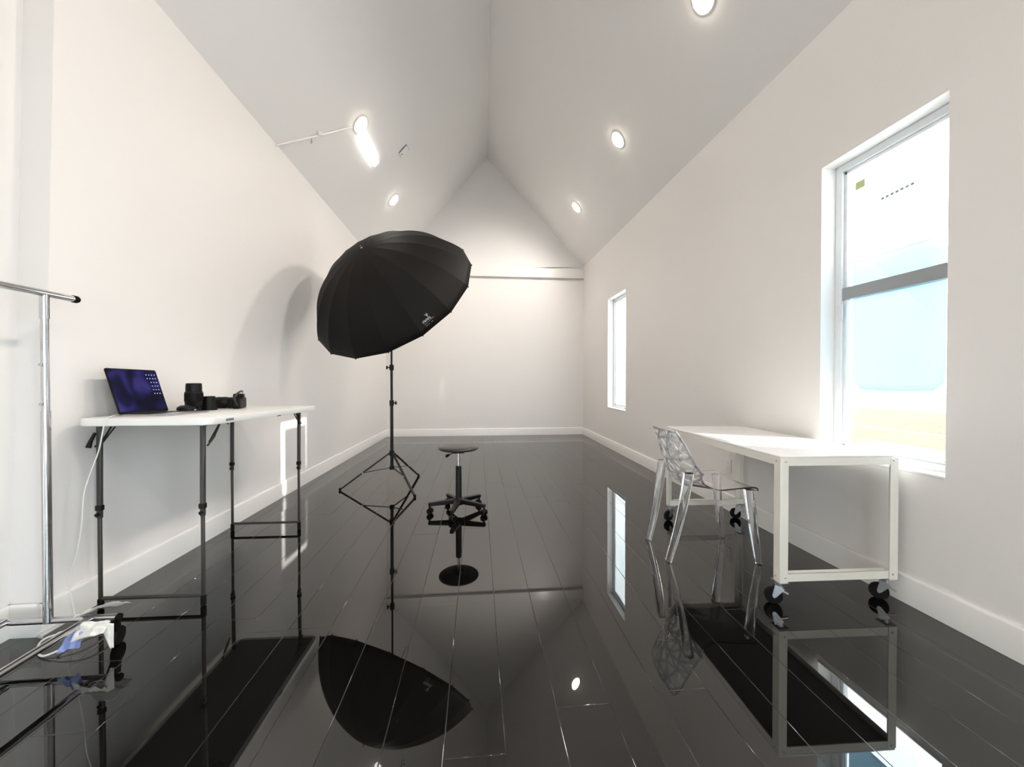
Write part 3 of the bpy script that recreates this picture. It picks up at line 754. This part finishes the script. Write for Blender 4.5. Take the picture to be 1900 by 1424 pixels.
# ---------------------------------------------------------------- clear chair
def clear_chair():
    o = thing('clear_chair', 'transparent acrylic chair with a lattice back facing the white desk', 'chair', (1.455, 2.43, 0), math.radians(-4))
    prof = [(.245, .452), (.235, .466), (.18, .466), (.08, .458), (-.02, .450), (-.10, .452), (-.155, .475), (-.190, .53), (-.214, .60), (-.236, .68), (-.256, .755), (-.266, .805)]
    pp = bez([(x, 0, z) for x, z in prof], 4); NP = len(pp)-1
    def S(u, t):
        q = t*NP; i = min(int(q), NP-1); p = pp[i].lerp(pp[i+1], q-i)
        dv = (pp[min(i+2, NP)]-pp[max(i-1, 0)]).normalized()
        nrm = V((-dv.z, 0, dv.x)); nrm = -nrm if nrm.dot(V((1, 0, .6))) < 0 else nrm
        bk = max(0, min(1, (t-.34)/.22)); bk2 = 1-max(0, (t-.60)/.40)*.75
        w = .212-.010*bk+.0*t; w += .01*math.sin(PI*t)
        if t > .9: w -= .02*(t-.9)/.1*1.0
        dish = .012*(1-bk)
        return V((p.x, u*w, p.z))+nrm*(abs(u)**2.2*(.105*bk*bk2+dish))
    def nS(u, t):
        e = .01; a = S(min(1, u+e), t)-S(max(-1, u-e), t); b = S(u, min(1, t+e))-S(u, max(0, t-e))
        n_ = a.cross(b).normalized(); return n_ if n_.dot(V((1, 0, .6))) > 0 else -n_
    t1 = .50; NU, NV = 20, 26
    m = MB(); vs = []
    for sd in (0, 1):
        for i in range(NV+1):
            for j in range(NU+1):
                u = -1+2*j/NU; t = t1*i/NV; vs.append(S(u, t)-nS(u, t)*(.008*sd))
    n0 = (NV+1)*(NU+1); fs = []
    idx = lambda sd, i, j: sd*n0+i*(NU+1)+j
    for i in range(NV):
        for j in range(NU):
            fs.append((idx(0, i, j), idx(0, i, j+1), idx(0, i+1, j+1), idx(0, i+1, j)))
            fs.append((idx(1, i, j), idx(1, i+1, j), idx(1, i+1, j+1), idx(1, i, j+1)))
    for i in range(NV):
        fs.append((idx(0, i, 0), idx(0, i+1, 0), idx(1, i+1, 0), idx(1, i, 0))); fs.append((idx(0, i, NU), idx(1, i, NU), idx(1, i+1, NU), idx(0, i+1, NU)))
    for j in range(NU):
        fs.append((idx(0, 0, j), idx(1, 0, j), idx(1, 0, j+1), idx(0, 0, j+1))); fs.append((idx(0, NV, j), idx(0, NV, j+1), idx(1, NV, j+1), idx(1, NV, j)))
    m.add(vs, fs); m.build('seat', 'acrylic', o)
    # lattice back
    rnd = random.Random(11); pts = []; rows, cols = 6, 6
    for r_ in range(rows+1):
        for c_ in range(cols+1):
            u = -1+2*c_/cols; t = t1+(1-t1)*r_/rows
            if 0 < c_ < cols: u += rnd.uniform(-.13, .13)
            if 0 < r_ < rows: t += rnd.uniform(-.03, .03)
            pts.append((u, t))
    res = delaunay_2d_cdt([V((u*.21, t*.85)) for u, t in pts], [], [], 0, 1e-5)
    P2 = [(p.x/.21, p.y/.85) for p in res[0]]
    m = MB()
    for a, b in res[1]:
        (u0, ta), (u1, tb) = P2[a], P2[b]
        L = math.hypot((u1-u0)*.21, (tb-ta)*.85)
        if L > .16 or rnd.random() < .10: continue
        k = 3; w = .0085
        path = [S(u0+(u1-u0)*q/k, ta+(tb-ta)*q/k) for q in range(k+1)]
        for q in range(k):
            um = u0+(u1-u0)*(q+.5)/k; tm = ta+(tb-ta)*(q+.5)/k
            pass
        nn_ = nS((u0+u1)/2, (ta+tb)/2); vs = []
        for p, nx_ in zip(path, [path[1]-path[0]]*1+[path[min(i+1, k)]-path[i-1] for i in range(1, k+1)]):
            sdv = nx_.normalized().cross(nn_)*w
            vs += [p-sdv-nn_*.005, p+sdv-nn_*.005, p+sdv*.5+nn_*.005, p-sdv*.5+nn_*.005]
        fs = [(3, 2, 1, 0), (4*k, 4*k+1, 4*k+2, 4*k+3)]
        for q in range(k):
            for e in range(4): fs.append((4*q+e, 4*q+(e+1) % 4, 4*q+4+(e+1) % 4, 4*q+4+e))
        m.add(vs, fs)
    m.build('backrest', 'acrylic_lattice', o)
    m = MB(); edge = [S(-1, t1-.06+(1-t1+.06)*i/14) for i in range(15)]+[S(-1+2*i/10, 1) for i in range(1, 10)]+[S(1, 1-(1-t1+.06)*i/14) for i in range(15)]
    m.tube(edge, .0065, 8); m.build('back_rim', 'acrylic', o)
    # legs: tapered channels leaning out to the feet
    for sx, top, ft, w0, w1 in ((1, (.215, .185, .455), (.270, .200, .002), .050, .034), (-1, (-.165, .200, .560), (-.275, .165, .002), .052, .036)):
        for sy in (-1, 1):
            a = V((top[0], top[1]*sy, top[2])); b = V((ft[0], ft[1]*sy, ft[2]))
            m = MB(); vs = []
            n_ = 9
            for q in range(n_+1):
                f = q/n_; c_ = a.lerp(b, f); c_.x += (-.004 if sx > 0 else .012)*math.sin(PI*f)
                w = (w0*(1-f)+w1*f)/2; dpt = w*.85
                for ca, cb in ((-1, -.75), (-.75, -1), (.75, -1), (1, -.75), (1, .75), (.35, 1), (-.35, 1), (-1, .75)): vs.append(c_+V((w*ca, dpt*cb*sy, 0)))
            fs = [tuple(range(8)), tuple(reversed(range(n_*8, n_*8+8)))]
            for q in range(n_):
                for e in range(8): fs.append((8*q+e, 8*q+(e+1) % 8, 8*q+8+(e+1) % 8, 8*q+8+e))
            m.add(vs, fs); lg = m.build('leg', 'acrylic', o, smooth=50)
            MB().cyl(b-V((0, 0, .0018)), b+V((0, 0, .0)), .015, n=14).build('foot_pad', 'black_rubber', lg)
clear_chair()

# ---------------------------------------------------------------- daylight
sc = bpy.context.scene
w = bpy.data.worlds.new('sky'); sc.world = w; w.use_nodes = True
bg = w.node_tree.nodes['Background']; bg.inputs[0].default_value = (.82, .92, 1, 1); bg.inputs[1].default_value = 11.0
L = bpy.data.lights.new('sun', 'SUN'); L.energy = 13; L.color = (1, .96, .90); L.angle = math.radians(.6)
s = bpy.data.objects.new('sun', L); C.objects.link(s)
s.rotation_euler = V((0, 0, -1)).rotation_difference(V((-1, .53, -.405)).normalized()).to_euler(); s.location = (8, -3, 5)

# ---------------------------------------------------------------- camera
cam = bpy.data.cameras.new('camera'); cam.lens = 36*718.27/1900; cam.sensor_width = 36; cam.sensor_fit = 'HORIZONTAL'; cam.clip_start = .02
co = bpy.data.objects.new('camera', cam); C.objects.link(co); co.location = (0, 0, H)
co.rotation_euler = (math.radians(90)-.0102, 0, -.0879)
sc.camera = co
vs_ = sc.view_settings; vs_.view_transform = 'Standard'; vs_.look = 'None'; vs_.gamma = 1; vs_.use_curve_mapping = False; vs_.exposure = 0.12
